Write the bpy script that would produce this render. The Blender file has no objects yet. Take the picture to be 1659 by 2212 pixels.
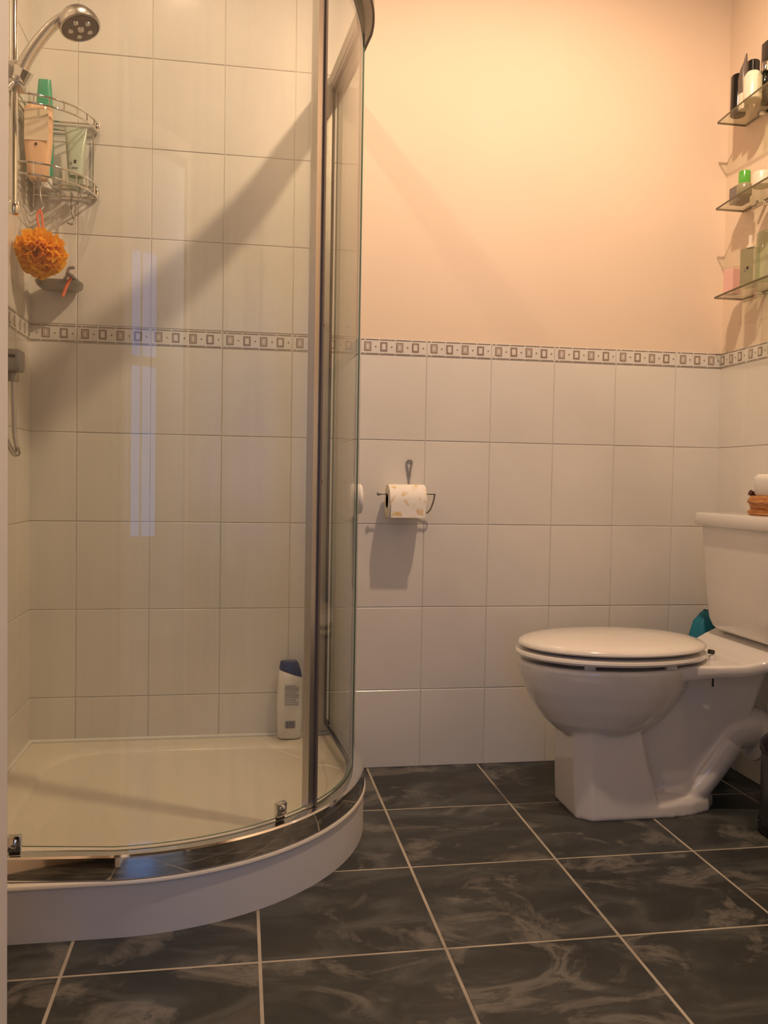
import bpy, bmesh, math, random
from mathutils import Vector, Matrix
random.seed(7)
PI = math.pi
S = bpy.context.scene
COL = S.collection

# ---------------------------------------------------------------- camera, world, lights, exposure
cam_d = bpy.data.cameras.new('camera'); cam = bpy.data.objects.new('camera', cam_d); COL.objects.link(cam)
r_ = Vector((0.98648786, -0.16298167, 0.01669391)); u_ = Vector((-0.01073169, 0.03739433, 0.99924296)); f_ = Vector((0.16348254, 0.9859202, -0.03513999))
M = Matrix((r_, u_, -f_)).transposed().to_4x4(); M.translation = Vector((0.5836, -2.548, 0.8618))
cam.matrix_world = M
cam_d.sensor_fit = 'HORIZONTAL'; cam_d.sensor_width = 36.0; cam_d.lens = 36.0 * 1870 / 1659
cam_d.clip_start = 0.02
S.camera = cam
S.view_settings.view_transform = 'Standard'; S.view_settings.look = 'None'; S.view_settings.gamma = 1
S.view_settings.use_curve_mapping = False
S.view_settings.exposure = 0.17
S.cycles.transparent_max_bounces = 24
S.cycles.max_bounces = 10
w = bpy.data.worlds.new('world'); S.world = w; w.use_nodes = True
w.node_tree.nodes['Background'].inputs[0].default_value = (0.25, 0.42, 0.85, 1); w.node_tree.nodes['Background'].inputs[1].default_value = 0.05

CEIL = 2.70
WARM = (1.0, 0.70, 0.47)
#        x      y      power  cone
LAMPS = [(1.37, -1.04, 80.0, 176), (0.34, -0.62, 16.5, 150), (1.62, -1.0, 3.0, 150)]
for i, (lx, ly, pw, cone) in enumerate(LAMPS):
    ld = bpy.data.lights.new('downlight_beam', 'SPOT'); ld.energy = pw; ld.color = WARM
    ld.spot_size = math.radians(cone); ld.spot_blend = 0.62; ld.shadow_soft_size = 0.028
    lo = bpy.data.objects.new('downlight_beam', ld); COL.objects.link(lo); lo.location = (lx, ly, CEIL - 0.03)

# ---------------------------------------------------------------- materials
def mat(name, col, rough=0.5, metal=0.0, coat=0.0, **kw):
    m = bpy.data.materials.new(name); m.use_nodes = True
    b = m.node_tree.nodes['Principled BSDF']
    b.inputs['Base Color'].default_value = (*col, 1); b.inputs['Roughness'].default_value = rough
    b.inputs['Metallic'].default_value = metal; b.inputs['Coat Weight'].default_value = coat
    b.inputs['Coat Roughness'].default_value = 0.06
    for k, v in kw.items(): b.inputs[k.replace('_', ' ')].default_value = v
    return m
def N(m, t, **kw):
    n = m.node_tree.nodes.new(t)
    for k, v in kw.items(): setattr(n, k, v)
    return n
def L(m, a, b): m.node_tree.links.new(a, b)
def noisy(m, c1, c2, scale=8, detail=4, coord='Object', lo=0.35, hi=0.65, bump=0.0, distort=0.0, stretch=None):
    b = m.node_tree.nodes['Principled BSDF']
    tc = N(m, 'ShaderNodeTexCoord'); nz = N(m, 'ShaderNodeTexNoise')
    nz.inputs['Scale'].default_value = scale; nz.inputs['Detail'].default_value = detail; nz.inputs['Distortion'].default_value = distort
    if stretch:
        mp = N(m, 'ShaderNodeMapping'); mp.inputs['Scale'].default_value = stretch
        L(m, tc.outputs[coord], mp.inputs[0]); L(m, mp.outputs[0], nz.inputs['Vector'])
    else: L(m, tc.outputs[coord], nz.inputs['Vector'])
    cr = N(m, 'ShaderNodeValToRGB'); cr.color_ramp.elements[0].position = lo; cr.color_ramp.elements[1].position = hi
    cr.color_ramp.elements[0].color = (*c1, 1); cr.color_ramp.elements[1].color = (*c2, 1)
    L(m, nz.outputs['Fac'], cr.inputs[0]); L(m, cr.outputs[0], b.inputs['Base Color'])
    if bump:
        bp = N(m, 'ShaderNodeBump'); bp.inputs['Strength'].default_value = bump; bp.inputs['Distance'].default_value = 0.002
        L(m, nz.outputs['Fac'], bp.inputs['Height']); L(m, bp.outputs[0], b.inputs['Normal'])
    return m

m_tile = noisy(mat('white glazed tile', (.74, .71, .65), 0.20), (.71, .68, .625), (.765, .735, .675), 3.0, 3)
m_grout = noisy(mat('wall grout', (.42, .38, .34), 0.9), (.60, .56, .50), (.69, .65, .59), 9, 3)
m_paint = noisy(mat('peach paint', (.80, .67, .52), 0.75), (.80, .655, .51), (.83, .685, .54), 1.6, 3, bump=0.02)
m_ceil = mat('ceiling paint', (.50, .47, .43), 0.9)  # unseen ceiling, toned down to cut bounced light
m_front = mat('darkened front wall', (.13, .11, .095), 0.85)  # front wall is out of view; darkened to cut bounced light
m_deco = mat('border print brown', (.27, .21, .17), 0.3)
m_decof = mat('border print tan', (.52, .44, .38), 0.3)
m_ceramic = mat('white vitreous china', (.80, .77, .73), 0.09, coat=0.5)
m_seat = mat('white seat plastic', (.82, .78, .72), 0.13, coat=0.4)
m_tray = noisy(mat('cream acrylic tray', (.80, .74, .62), 0.22), (.78, .72, .60), (.82, .765, .655), 2.5, 3)
m_skirt = mat('white tray skirt', (.72, .70, .66), 0.35)
m_chrome = mat('chrome', (.80, .79, .77), 0.06, 1.0)
m_alu = mat('satin aluminium', (.60, .57, .54), 0.30, 1.0)
m_alud = mat('dull aluminium', (.40, .37, .32), 0.5, 0.7)
m_dark = mat('dark rubber', (.035, .028, .022), 0.4)
m_blackp = mat('black plastic', (.010, .009, .009), 0.16)
m_grey = mat('grey plastic', (.34, .33, .31), 0.35, 0.5)
m_white = mat('white plastic', (.80, .78, .74), 0.3)
m_door = mat('white gloss paint', (.74, .72, .70), 0.4)
m_blue = mat('navy cap plastic', (.012, .035, .16), 0.25)
m_teal = mat('teal plastic', (.005, .19, .28), 0.4)
m_green = mat('bright green plastic', (.10, .42, .05), 0.2)
m_tgreen = mat('green bottle plastic', (.03, .34, .20), 0.3)
m_coral = mat('coral cord', (.85, .20, .10), 0.6)
m_paper = noisy(mat('printed toilet tissue', (.9, .86, .8), 0.95), (.72, .52, .22), (.88, .84, .77), 42, 2, lo=0.33, hi=0.45, bump=0.15)
m_card = mat('cardboard core', (.30, .20, .12), 0.9)
m_orange = mat('orange netting', (1.0, .58, .05), 0.65)
tl = N(m_orange, 'ShaderNodeBsdfTranslucent'); tl.inputs[0].default_value = (1.0, .60, .06, 1); mo = N(m_orange, 'ShaderNodeMixShader'); mo.inputs[0].default_value = 0.6
L(m_orange, m_orange.node_tree.nodes['Principled BSDF'].outputs[0], mo.inputs[1]); L(m_orange, tl.outputs[0], mo.inputs[2]); L(m_orange, mo.outputs[0], m_orange.node_tree.nodes['Material Output'].inputs[0])
m_wicker = noisy(mat('brown wicker', (.4, .17, .05), 0.55), (.30, .10, .025), (.55, .25, .08), 30, 4, stretch=(1, 1, 6), bump=0.6)
m_wickd = mat('dark brown wood', (.06, .015, .008), 0.4)
m_peach = mat('peach shower gel', (.80, .52, .32), 0.18)
m_label = mat('pale label', (.74, .62, .46), 0.35)
m_ptube = mat('pale green tube', (.46, .55, .44), 0.25)
m_olive = mat('olive bottle', (.30, .27, .16), 0.25)
m_pink = mat('pink carton', (.80, .47, .42), 0.5)
m_greyc = mat('grey carton', (.20, .17, .16), 0.5)
m_cream = mat('cream pot', (.80, .70, .56), 0.3)
m_print = mat('grey print', (.22, .21, .25), 0.5)
m_printl = mat('light grey print', (.42, .41, .43), 0.5)
m_mark = mat('dark mark', (.03, .02, .02), 0.5)
m_bin = mat('dark metal bin', (.11, .11, .105), 0.35, 0.6)
m_tan = mat('bronze plastic', (.14, .11, .09), 0.4)

def glass(name, tint, gloss=0.02, ior=1.45, grime=0.0):
    m = bpy.data.materials.new(name); m.use_nodes = True; nt = m.node_tree; nt.nodes.clear()
    out = N(m, 'ShaderNodeOutputMaterial'); tr = N(m, 'ShaderNodeBsdfTransparent'); gl = N(m, 'ShaderNodeBsdfGlossy')
    fr = N(m, 'ShaderNodeFresnel'); ge = N(m, 'ShaderNodeNewGeometry'); io = N(m, 'ShaderNodeMapRange')
    io.inputs[3].default_value = ior; io.inputs[4].default_value = 1 / ior; L(m, ge.outputs['Backfacing'], io.inputs[0]); L(m, io.outputs[0], fr.inputs['IOR'])
    gl.inputs['Roughness'].default_value = gloss; tr.inputs['Color'].default_value = (*tint, 1)
    mx = N(m, 'ShaderNodeMixShader'); L(m, fr.outputs[0], mx.inputs[0]); L(m, tr.outputs[0], mx.inputs[1]); L(m, gl.outputs[0], mx.inputs[2])
    last = mx.outputs[0]
    if grime:
        tc = N(m, 'ShaderNodeTexCoord'); mp = N(m, 'ShaderNodeMapping'); mp.inputs['Scale'].default_value = (30, 30, 1.6)
        nz = N(m, 'ShaderNodeTexNoise'); nz.inputs['Scale'].default_value = 1.0; nz.inputs['Detail'].default_value = 5
        L(m, tc.outputs['Object'], mp.inputs[0]); L(m, mp.outputs[0], nz.inputs['Vector'])
        mr = N(m, 'ShaderNodeMapRange'); mr.inputs[1].default_value = 0.45; mr.inputs[2].default_value = 0.8
        mr.inputs[3].default_value = grime * 0.25; mr.inputs[4].default_value = grime
        L(m, nz.outputs['Fac'], mr.inputs[0])
        df = N(m, 'ShaderNodeBsdfDiffuse'); df.inputs['Color'].default_value = (.75, .74, .72, 1)
        m2 = N(m, 'ShaderNodeMixShader'); L(m, mr.outputs[0], m2.inputs[0]); L(m, last, m2.inputs[1]); L(m, df.outputs[0], m2.inputs[2]); last = m2.outputs[0]
    L(m, last, out.inputs[0]); return m
m_glass = glass('shower glass with limescale', (.955, .965, .93), 0.012, 1.45, 0.055)
m_gedge = mat('green glass edge', (.10, .16, .11), 0.15)
m_shelf = glass('shelf glass', (.92, .95, .90), 0.01, 1.5)
m_shedge = mat('shelf glass edge', (.10, .085, .04), 0.15)
m_clear = glass('clear bottle', (.80, .86, .80), 0.05, 1.4)
m_mint = glass('mint glass', (.80, .89, .80), 0.05, 1.4)

def emis(name, col, s):
    m = bpy.data.materials.new(name); m.use_nodes = True; m.node_tree.nodes.clear()
    o = N(m, 'ShaderNodeOutputMaterial'); e = N(m, 'ShaderNodeEmission'); e.inputs[0].default_value = (*col, 1); e.inputs[1].default_value = s
    L(m, e.outputs[0], o.inputs[0]); return m
m_lamp = emis('lamp glow', WARM, 40)
m_sky = emis('evening sky through window', (.18, .42, 1.0), 2.2)

# slate-look floor tiles: noise offset per tile
def floor_mat():
    m = mat('slate floor tile', (.05, .045, .04), 0.38)
    b = m.node_tree.nodes['Principled BSDF']
    tc = N(m, 'ShaderNodeTexCoord'); at = N(m, 'ShaderNodeAttribute', attribute_name='shift')
    ad = N(m, 'ShaderNodeVectorMath', operation='ADD'); L(m, tc.outputs['Object'], ad.inputs[0]); L(m, at.outputs['Vector'], ad.inputs[1])
    def nz(scale, detail, dist, rough=0.55, st=(1, 1.9, 1)):
        mp = N(m, 'ShaderNodeMapping'); mp.inputs['Scale'].default_value = st; mp.inputs['Rotation'].default_value = (0, 0, 0.5)
        n = N(m, 'ShaderNodeTexNoise'); n.inputs['Scale'].default_value = scale; n.inputs['Detail'].default_value = detail
        n.inputs['Distortion'].default_value = dist; n.inputs['Roughness'].default_value = rough
        L(m, ad.outputs[0], mp.inputs[0]); L(m, mp.outputs[0], n.inputs['Vector']); return n.outputs['Fac']
    def ramp(f, stops):
        c = N(m, 'ShaderNodeValToRGB'); e = c.color_ramp.elements
        while len(e) < len(stops): e.new(0.5)
        for k, (p, q) in enumerate(stops): e[k].position = p; e[k].color = (*q, 1)
        L(m, f, c.inputs[0]); return c.outputs[0]
    def mix(f, a, c):
        x = N(m, 'ShaderNodeMix', data_type='RGBA'); L(m, f, x.inputs[0]); L(m, a, x.inputs[6]); L(m, c, x.inputs[7]); return x.outputs[2]
    base = ramp(nz(4.2, 8, 0.9, 0.62), [(0.3, (.018, .020, .019)), (0.50, (.034, .037, .035)), (0.70, (.095, .100, .092))])
    rust = ramp(nz(3.2, 3, 0.3), [(0, (.085, .055, .036)), (1, (.07, .048, .034))])
    rf = ramp(nz(2.6, 4, 0.6), [(0.60, (0, 0, 0)), (0.74, (.75, .75, .75))])
    wisp = ramp(nz(4.4, 9, 1.3, 0.66, (1, 1.25, 1)), [(0.53, (0, 0, 0)), (0.63, (.62, .62, .62)), (0.67, (.12, .12, .12)), (0.76, (.6, .6, .6))])
    wc = ramp(nz(9, 2, 0), [(0, (.18, .168, .145)), (1, (.26, .245, .21))])
    c = mix(rf, base, rust); c = mix(wisp, c, wc)
    L(m, c, b.inputs['Base Color'])
    bp = N(m, 'ShaderNodeBump'); bp.inputs['Strength'].default_value = 0.25; bp.inputs['Distance'].default_value = 0.002
    L(m, nz(14, 6, 1.0), bp.inputs['Height']); L(m, bp.outputs[0], b.inputs['Normal'])
    return m
m_floor = floor_mat()
m_fgrout = noisy(mat('tan floor grout', (.45, .37, .28), 0.9), (.34, .30, .24), (.50, .45, .36), 6, 3)
m_carpet = mat('hall carpet', (.16, .15, .15), 0.95)

# ---------------------------------------------------------------- mesh helpers
class MB:
    def __init__(s): s.v = []; s.f = []; s.m = []; s.mats = []
    def mi(s, m):
        if m not in s.mats: s.mats.append(m)
        return s.mats.index(m)
    def add(s, vs, fs, m):
        o = len(s.v); s.v += [tuple(v) for v in vs]; k = s.mi(m)
        for f in fs: s.f.append([o + i for i in f]); s.m.append(k)
    def quad(s, a, b, c, d, m): s.add([a, b, c, d], [(0, 1, 2, 3)], m)
    def box(s, lo, hi, m, bev=0.0, mtx=None, seg=2):
        bm = bmesh.new(); bmesh.ops.create_cube(bm, size=1)
        for v in bm.verts: v.co = Vector([(lo[i] + hi[i]) / 2 + v.co[i] * (hi[i] - lo[i]) for i in range(3)])
        if bev: bmesh.ops.bevel(bm, geom=bm.edges[:], offset=bev, segments=seg, affect='EDGES', profile=0.5)
        if mtx: bm.transform(mtx)
        s.frombm(bm, m)
    def frombm(s, bm, m):
        bm.verts.index_update(); s.add([v.co[:] for v in bm.verts], [[v.index for v in f.verts] for f in bm.faces], m); bm.free()
    def rings(s, rings, m, cap0=True, cap1=True, closed=True):
        n = len(rings[0]); vs = [p for r in rings for p in r]; fs = []
        for i in range(len(rings) - 1):
            for j in range(n if closed else n - 1):
                a = i * n + j; b = i * n + (j + 1) % n; fs.append((a, b, b + n, a + n))
        if cap0: fs.append(tuple(range(n))[::-1])
        if cap1: fs.append(tuple((len(rings) - 1) * n + j for j in range(n)))
        s.add(vs, fs, m)
    def lathe(s, prof, m, c=(0, 0, 0), n=32, mtx=None, sx=1, sy=1):
        rg = []
        for r, z in prof:
            ring = [Vector((r * sx * math.cos(2 * PI * k / n), r * sy * math.sin(2 * PI * k / n), z)) for k in range(n)]
            if mtx: ring = [mtx @ p for p in ring]
            rg.append([p + Vector(c) for p in ring])
        s.rings(rg, m)
    def tube(s, pts, r, m, n=10, radii=None):
        pts = [Vector(p) for p in pts]; rg = []; up = None
        for i, p in enumerate(pts):
            t = (pts[min(i + 1, len(pts) - 1)] - pts[max(i - 1, 0)]).normalized()
            if up is None: up = t.orthogonal().normalized()
            else: up = (up - t * up.dot(t)).normalized()
            sd = t.cross(up); rr = radii[i] if radii else r
            rg.append([p + (up * math.cos(2 * PI * k / n) + sd * math.sin(2 * PI * k / n)) * rr for k in range(n)])
        s.rings(rg, m)
    def build(s, name, parent=None, smooth=None, mods=()):
        me = bpy.data.meshes.new(name); me.from_pydata(s.v, [], s.f)
        for m in s.mats: me.materials.append(m)
        me.polygons.foreach_set('material_index', s.m)
        bm = bmesh.new(); bm.from_mesh(me); bmesh.ops.recalc_face_normals(bm, faces=bm.faces[:]); bm.to_mesh(me); bm.free()
        if smooth is not None:
            me.polygons.foreach_set('use_smooth', [True] * len(me.polygons))
            me.set_sharp_from_angle(angle=math.radians(smooth))
        o = bpy.data.objects.new(name, me); COL.objects.link(o)
        if parent: o.parent = parent; o.matrix_parent_inverse = Matrix.Translation(-parent.location) if parent.type == 'EMPTY' else Matrix()
        return o
def bez(pts, n=8):
    """Catmull-Rom through points"""
    P = [Vector(p) for p in pts]; P = [2 * P[0] - P[1]] + P + [2 * P[-1] - P[-2]]; out = []
    for i in range(1, len(P) - 2):
        for k in range(n):
            t = k / n; a, b, c, d = P[i - 1], P[i], P[i + 1], P[i + 2]
            out.append(0.5 * ((2 * b) + (c - a) * t + (2 * a - 5 * b + 4 * c - d) * t * t + (3 * b - a - 3 * c + d) * t ** 3))
    out.append(P[-2]); return out
def tag(o, label=None, cat=None, group=None, kind=None):
    if label: o['label'] = label
    if cat: o['category'] = cat
    if group: o['group'] = group
    if kind: o['kind'] = kind
    return o
def thing(name, loc, label, cat, group=None):
    o = bpy.data.objects.new(name, None); COL.objects.link(o); o.location = loc; o.empty_display_size = 0.05
    return tag(o, label, cat, group)
def struct(o): o['kind'] = 'structure'; return o

# ---------------------------------------------------------------- room shell
XR = 2.08; ZB = 1.2355; ZT = 1.285; X0 = 0.1268; XT = 0.9268; YF = -2.30
G = 0.0009          # half grout gap
def tiles(mb, org, ud, nd, us, zs, tilt=0.0025):
    """glazed tiles standing proud of a wall: org + ud*u + z, normal nd; cushion edge"""
    org = Vector(org); ud = Vector(ud); nd = Vector(nd)
    for (u0, u1) in us:
        for (z0, z1) in zs:
            a, b, c, d = u0 + G, u1 - G, z0 + G, z1 - G
            cx, cz = (a + b) / 2, (c + d) / 2; tx, tz = random.uniform(-tilt, tilt), random.uniform(-tilt, tilt)
            off = random.uniform(-0.0003, 0.0003)
            def ring(ins, h, tl): return [org + ud * u + Vector((0, 0, z)) + nd * (h + tl * ((u - cx) * tx + (z - cz) * tz + off)) for u, z in ((a + ins, c + ins), (b - ins, c + ins), (b - ins, d - ins), (a + ins, d - ins))]
            i2 = min(0.010, (d - c) / 4)
            mb.rings([ring(0, -0.001, 0), ring(0.0002, 0.0022, 1), ring(0.0014, 0.0032, 1), ring(i2, 0.0036, 1)], m_tile, cap0=False)
def border(mb, org, ud, nd, us, phase=0):
    org = Vector(org); ud = Vector(ud); nd = Vector(nd)
    tiles(mb, org, ud, nd, us, [(ZB, ZT)], 0.001)
    h = 0.0042
    def rect(u0, z0, u1, z1, m, hh=h):
        mb.quad(*[org + ud * u + Vector((0, 0, z)) + nd * hh for u, z in ((u0, z0), (u1, z0), (u1, z1), (u0, z1))], m)
    for (u0, u1) in us:
        full = 0.2; e = u1 if phase else u0
        zc = (ZB + ZT) / 2
        st = (u1 - full) if phase else u0
        for k in range(4):
            x = st + 0.022 + k * 0.0478
            if x - 0.012 > u0 and x + 0.012 < u1:
                j = random.uniform(-.0006, .0006)
                rect(x - .0105, zc - .0135 + j, x + .0105, zc + .0135 + j, m_deco)
                if k % 2 == 0: rect(x - .0078, zc - .0108 + j, x + .0078, zc + .0108 + j, m_decof, h + .0002); rect(x - .0022, zc - .0055 + j, x + .0022, zc + .0055 + j, m_tile, h + .0004)
                else: rect(x - .0068, zc - .0098 + j, x + .0068, zc + .0098 + j, m_decof, h + .0002); rect(x - .0046, zc - .0075 + j, x + .0046, zc + .0075 + j, m_tile, h + .0004)
            xd = x + 0.0239
            if u0 + .003 < xd < u1 - .003:
                mb.quad(*[org + ud * (xd + a) + Vector((0, 0, zc + b)) + nd * h for a, b in ((-.0028, 0), (0, -.0032), (.0028, 0), (0, .0032))], m_deco)
        for zz, th in ((ZB + 0.0042, .0011), (ZT - 0.0042, .0013)):
            x = st + 0.003
            for ln in (0.009, 0.040, 0.044, 0.046, 0.040):
                a, b = max(x, u0 + .001), min(x + ln, u1 - .002)
                if b > a + .002: rect(a, zz - th, b, zz + th, m_deco)
                x += ln + 0.0035
def cols(x0, start, end, wd=0.2):
    e = [x0]; x = start
    while x < end - 1e-6:
        if x > x0 + 1e-6: e.append(x)
        x += wd
    e.append(end); return list(zip(e[:-1], e[1:]))
rows_lo = [(0.0, .2355), (.2355, .4855), (.4855, .7355), (.7355, .9855), (.9855, ZB)]
rows_hi = [(ZT, 1.535), (1.535, 1.785), (1.785, 2.035), (2.035, 2.285), (2.285, 2.535), (2.535, CEIL)]

mb = MB()
mb.box((-0.1, 0.0, -0.1), (XR + 0.1, 0.1, CEIL + 0.1), m_paint)
mb.quad((0, -.0012, 0), (XR, -.0012, 0), (XR, -.0012, ZT), (0, -.0012, ZT), m_grout)
mb.quad((0, -.0012, ZT), (XT, -.0012, ZT), (XT, -.0012, CEIL), (0, -.0012, CEIL), m_grout)
ca = cols(0.0, X0, XR); cs = cols(0.0, X0, XT)
tiles(mb, (0, 0, 0), (1, 0, 0), (0, -1, 0), ca, rows_lo)
tiles(mb, (0, 0, 0), (1, 0, 0), (0, -1, 0), cs, rows_hi)
border(mb, (0, 0, 0), (1, 0, 0), (0, -1, 0), ca[1:]); border(mb, (0, 0, 0), (1, 0, 0), (0, -1, 0), ca[:1], 1)
struct(mb.build('wall_back', smooth=30))

mb = MB()   # right wall, u runs towards the camera
mb.box((XR, YF - 0.1, -0.1), (XR + 0.1, 0.0, CEIL + 0.1), m_paint)
mb.quad((XR - .0012, 0, 0), (XR - .0012, YF, 0), (XR - .0012, YF, ZT), (XR - .0012, 0, ZT), m_grout)
cr_ = cols(0.0, 0.146, -YF)
tiles(mb, (XR, 0, 0), (0, -1, 0), (-1, 0, 0), cr_, rows_lo); border(mb, (XR, 0, 0), (0, -1, 0), (-1, 0, 0), cr_[1:]); border(mb, (XR, 0, 0), (0, -1, 0), (-1, 0, 0), cr_[:1], 1)
struct(mb.build('wall_right', smooth=30))

mb = MB()   # left wall: tiled in the shower, painted beyond
mb.box((-0.1, YF - 0.1, -0.1), (0.0, 0.0, CEIL + 0.1), m_paint)
mb.quad((.0012, 0, 0), (.0012, -.95, 0), (.0012, -.95, CEIL), (.0012, 0, CEIL), m_grout)
cl_ = cols(0.0, 0.15, 0.95)
tiles(mb, (0, 0, 0), (0, -1, 0), (1, 0, 0), cl_, rows_lo + rows_hi); border(mb, (0, 0, 0), (0, -1, 0), (1, 0, 0), cl_[1:]); border(mb, (0, 0, 0), (0, -1, 0), (1, 0, 0), cl_[:1], 1)
struct(mb.build('wall_left', smooth=30))

DX0, DX1, DH = 0.36, 1.14, 2.02
mb = MB()
mb.box((0.0, YF - 0.1, 0), (DX0, YF, CEIL), m_front); mb.box((DX1, YF - 0.1, 0), (XR, YF, CEIL), m_front); mb.box((DX0, YF - 0.1, DH), (DX1, YF, CEIL), m_front)
struct(mb.build('wall_front'))
mb = MB()
mb.box((-0.1, YF - 0.1, CEIL), (XR + 0.1, 0.1, CEIL + 0.1), m_ceil)
struct(mb.build('ceiling'))

# floor: square slate tiles with tan joints
FX, FY, FT = 0.9676, -0.3346, 0.341
mb = MB()
mb.box((-0.1, YF - 0.1, -0.1), (XR + 0.1, 0.0, -0.0006), m_fgrout)
sh = []
xs = [FX + k * FT for k in range(-3, 5)]; ys = [FY - k * FT for k in range(-1, 7)]
shv = [(0, 0, 0)] * len(mb.v)
for i in range(len(xs) - 1):
    for j in range(len(ys) - 1):
        a, b = max(xs[i], -0.1) + .003, min(xs[i + 1], XR + .05) - .003; d, c = min(ys[j], 0.0) - .003, max(ys[j + 1], YF - .1) + .003
        if b - a < .01 or d - c < .01: continue
        s_ = (random.uniform(0, 40), random.uniform(0, 40), random.uniform(0, 40)); n0 = len(mb.v)
        mb.rings([[(a, c, -.0006), (b, c, -.0006), (b, d, -.0006), (a, d, -.0006)], [(a + .0008, c + .0008, .0003), (b - .0008, c + .0008, .0003), (b - .0008, d - .0008, .0003), (a + .0008, d - .0008, .0003)]], m_floor, cap0=False)
        shv += [s_] * (len(mb.v) - n0)
fo = struct(mb.build('floor'))
at = fo.data.attributes.new('shift', 'FLOAT_VECTOR', 'POINT'); at.data.foreach_set('vector', [c for v in shv for c in v])

hl = bpy.data.lights.new('landing_fill', 'POINT'); hl.energy = 26; hl.color = (.86, .92, 1.0); hl.shadow_soft_size = .06  # added fill light, no lamp known; brightens the landing for the glass reflection
ho = bpy.data.objects.new('landing_fill', hl); COL.objects.link(ho); ho.location = (1.98, -3.1, 2.1)
m_hall = mat('landing paint', (.78, .78, .80), 0.8)
# landing behind the doorway, with an evening window
mb = MB(); mb.box((-0.3, -3.9, -0.1), (2.2, YF - 0.1, 0.0), m_carpet); struct(mb.build('floor'))
mb = MB(); mb.box((-0.4, -3.9, 0), (-0.3, YF - 0.1, CEIL), m_hall); mb.box((2.2, -3.9, 0), (2.3, YF - 0.1, CEIL), m_hall)
mb.box((-0.4, -4.0, 0), (0.15, -3.9, CEIL), m_hall); mb.box((1.05, -4.0, 0), (2.3, -3.9, CEIL), m_hall); mb.box((0.15, -4.0, 0), (1.05, -3.9, 0.5), m_hall); mb.box((0.15, -4.0, 2.1), (1.05, -3.9, CEIL), m_hall)
struct(mb.build('wall_landing'))
mb = MB(); mb.box((-0.4, -4.0, CEIL), (2.3, YF - 0.1, CEIL + 0.1), m_ceil); struct(mb.build('ceiling'))
mb = MB(); mb.quad((0.15, -3.97, 0.5), (1.05, -3.97, 0.5), (1.05, -3.97, 2.1), (0.15, -3.97, 2.1), m_sky)
for x in (0.15, 0.57, 1.0): mb.box((x, -3.96, 0.5), (x + 0.05, -3.91, 2.1), m_door)
for z in (0.5, 1.45, 2.05): mb.box((0.15, -3.958, z), (1.05, -3.912, z + 0.05), m_door)
struct(mb.build('window_1'))

# door frame and the open door leaf whose edge stands at the left of the view
mb = MB()
mb.box((DX0 - 0.06, YF + 0.0, 0), (DX0, YF + 0.015, DH + 0.06), m_door, 0.003); mb.box((DX1, YF, 0), (DX1 + 0.06, YF + 0.015, DH + 0.06), m_door, 0.003); mb.box((DX0, YF, DH), (DX1, YF + 0.015, DH + 0.06), m_door, 0.003)
struct(mb.build('trim_1'))
mb = MB(); mb.box((0.285, -2.27, 0.008), (0.3285, -1.53, 1.985), m_door, 0.002)
dr = struct(mb.build('door_1'))
mb = MB(); mb.lathe([(0, 0), (.024, 0), (.024, .004), (.009, .006), (.009, .035), (0, .036)], m_chrome, (0.285, -1.60, 1.0), 20, Matrix.Rotation(-PI / 2, 4, 'Y'))
mb.tube([(0.252, -1.60, 1.0), (0.246, -1.63, 1.0), (0.246, -1.70, 1.0)], .009, m_chrome); mb.build('door_handle', dr, 40)

# ---------------------------------------------------------------- ceiling downlights
for i, (lx, ly, pw, cone) in enumerate(LAMPS):
    t = thing('downlight', (lx, ly, CEIL), ['recessed ceiling spotlight between shower and toilet', 'recessed ceiling spotlight above the shower tray', 'recessed ceiling spotlight on the toilet side'][i], 'ceiling light')
    mb = MB(); mb.lathe([(.030, -.004), (.044, -.004), (.046, 0), (.030, 0)], m_chrome, (lx, ly, CEIL), 32); mb.build('bezel', t, 40)
    mb = MB(); mb.lathe([(0, -.002), (.028, -.002), (.028, 0), (0, 0)], m_lamp, (lx, ly, CEIL), 24); mb.build('lamp', t, 40)

# ---------------------------------------------------------------- shower tray
E_, RB = 0.905, 0.55
def outline(ins, rc, z, n=10, nb=40):
    e = E_ - ins; R = RB - ins; c = E_ - RB; w_ = ins if ins > 0 else 0.0
    rc = max(rc, 0.001); pts = []
    x0, y1 = (w_ if ins > 0 else 0.0), -(w_ if ins > 0 else 0.0)
    def arc(cx, cy, r, a0, a1, k): return [(cx + r * math.cos(a0 + (a1 - a0) * i / k), cy + r * math.sin(a0 + (a1 - a0) * i / k), z) for i in range(k + 1)]
    pts += arc(x0 + rc, y1 - rc, rc, PI, PI / 2, n)                   # back-left corner
    pts += arc(e - rc, y1 - rc, rc, PI / 2, 0, n)                     # back-right corner
    pts += arc(c, -c, R, 0, -PI / 2, nb)                              # bow front
    pts += arc(x0 + rc, -e + rc, rc, -PI / 2, -PI, n)                 # front-left corner
    return pts
tr = thing('shower_tray', (0.4, -0.4, 0), 'cream quadrant shower tray with raised bow front under the glass enclosure', 'shower tray')
mb = MB()
B = 0.006
mb.rings([outline(B, .002, .100), outline(B * .3, .002, .101), outline(0.0001, .002, .103), outline(0.0001, .002, .106), outline(.002, .003, .109), outline(.006, .004, .1095),
          outline(.062, .06, .1092), outline(.086, .11, .1085), outline(.093, .125, .106), outline(.099, .13, .100), outline(.113, .14, .062), outline(.120, .14, .053), outline(.132, .13, .049), outline(.30, .05, .045)], m_tray, cap0=True, cap1=True)
mb.build('basin', tr, 35)
mb = MB()
o1 = outline(.005, .004, 0.0005); o2 = outline(.005, .004, .0998)
mb.rings([o1, o2], m_skirt); mb.build('skirt', tr, 50)
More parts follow.
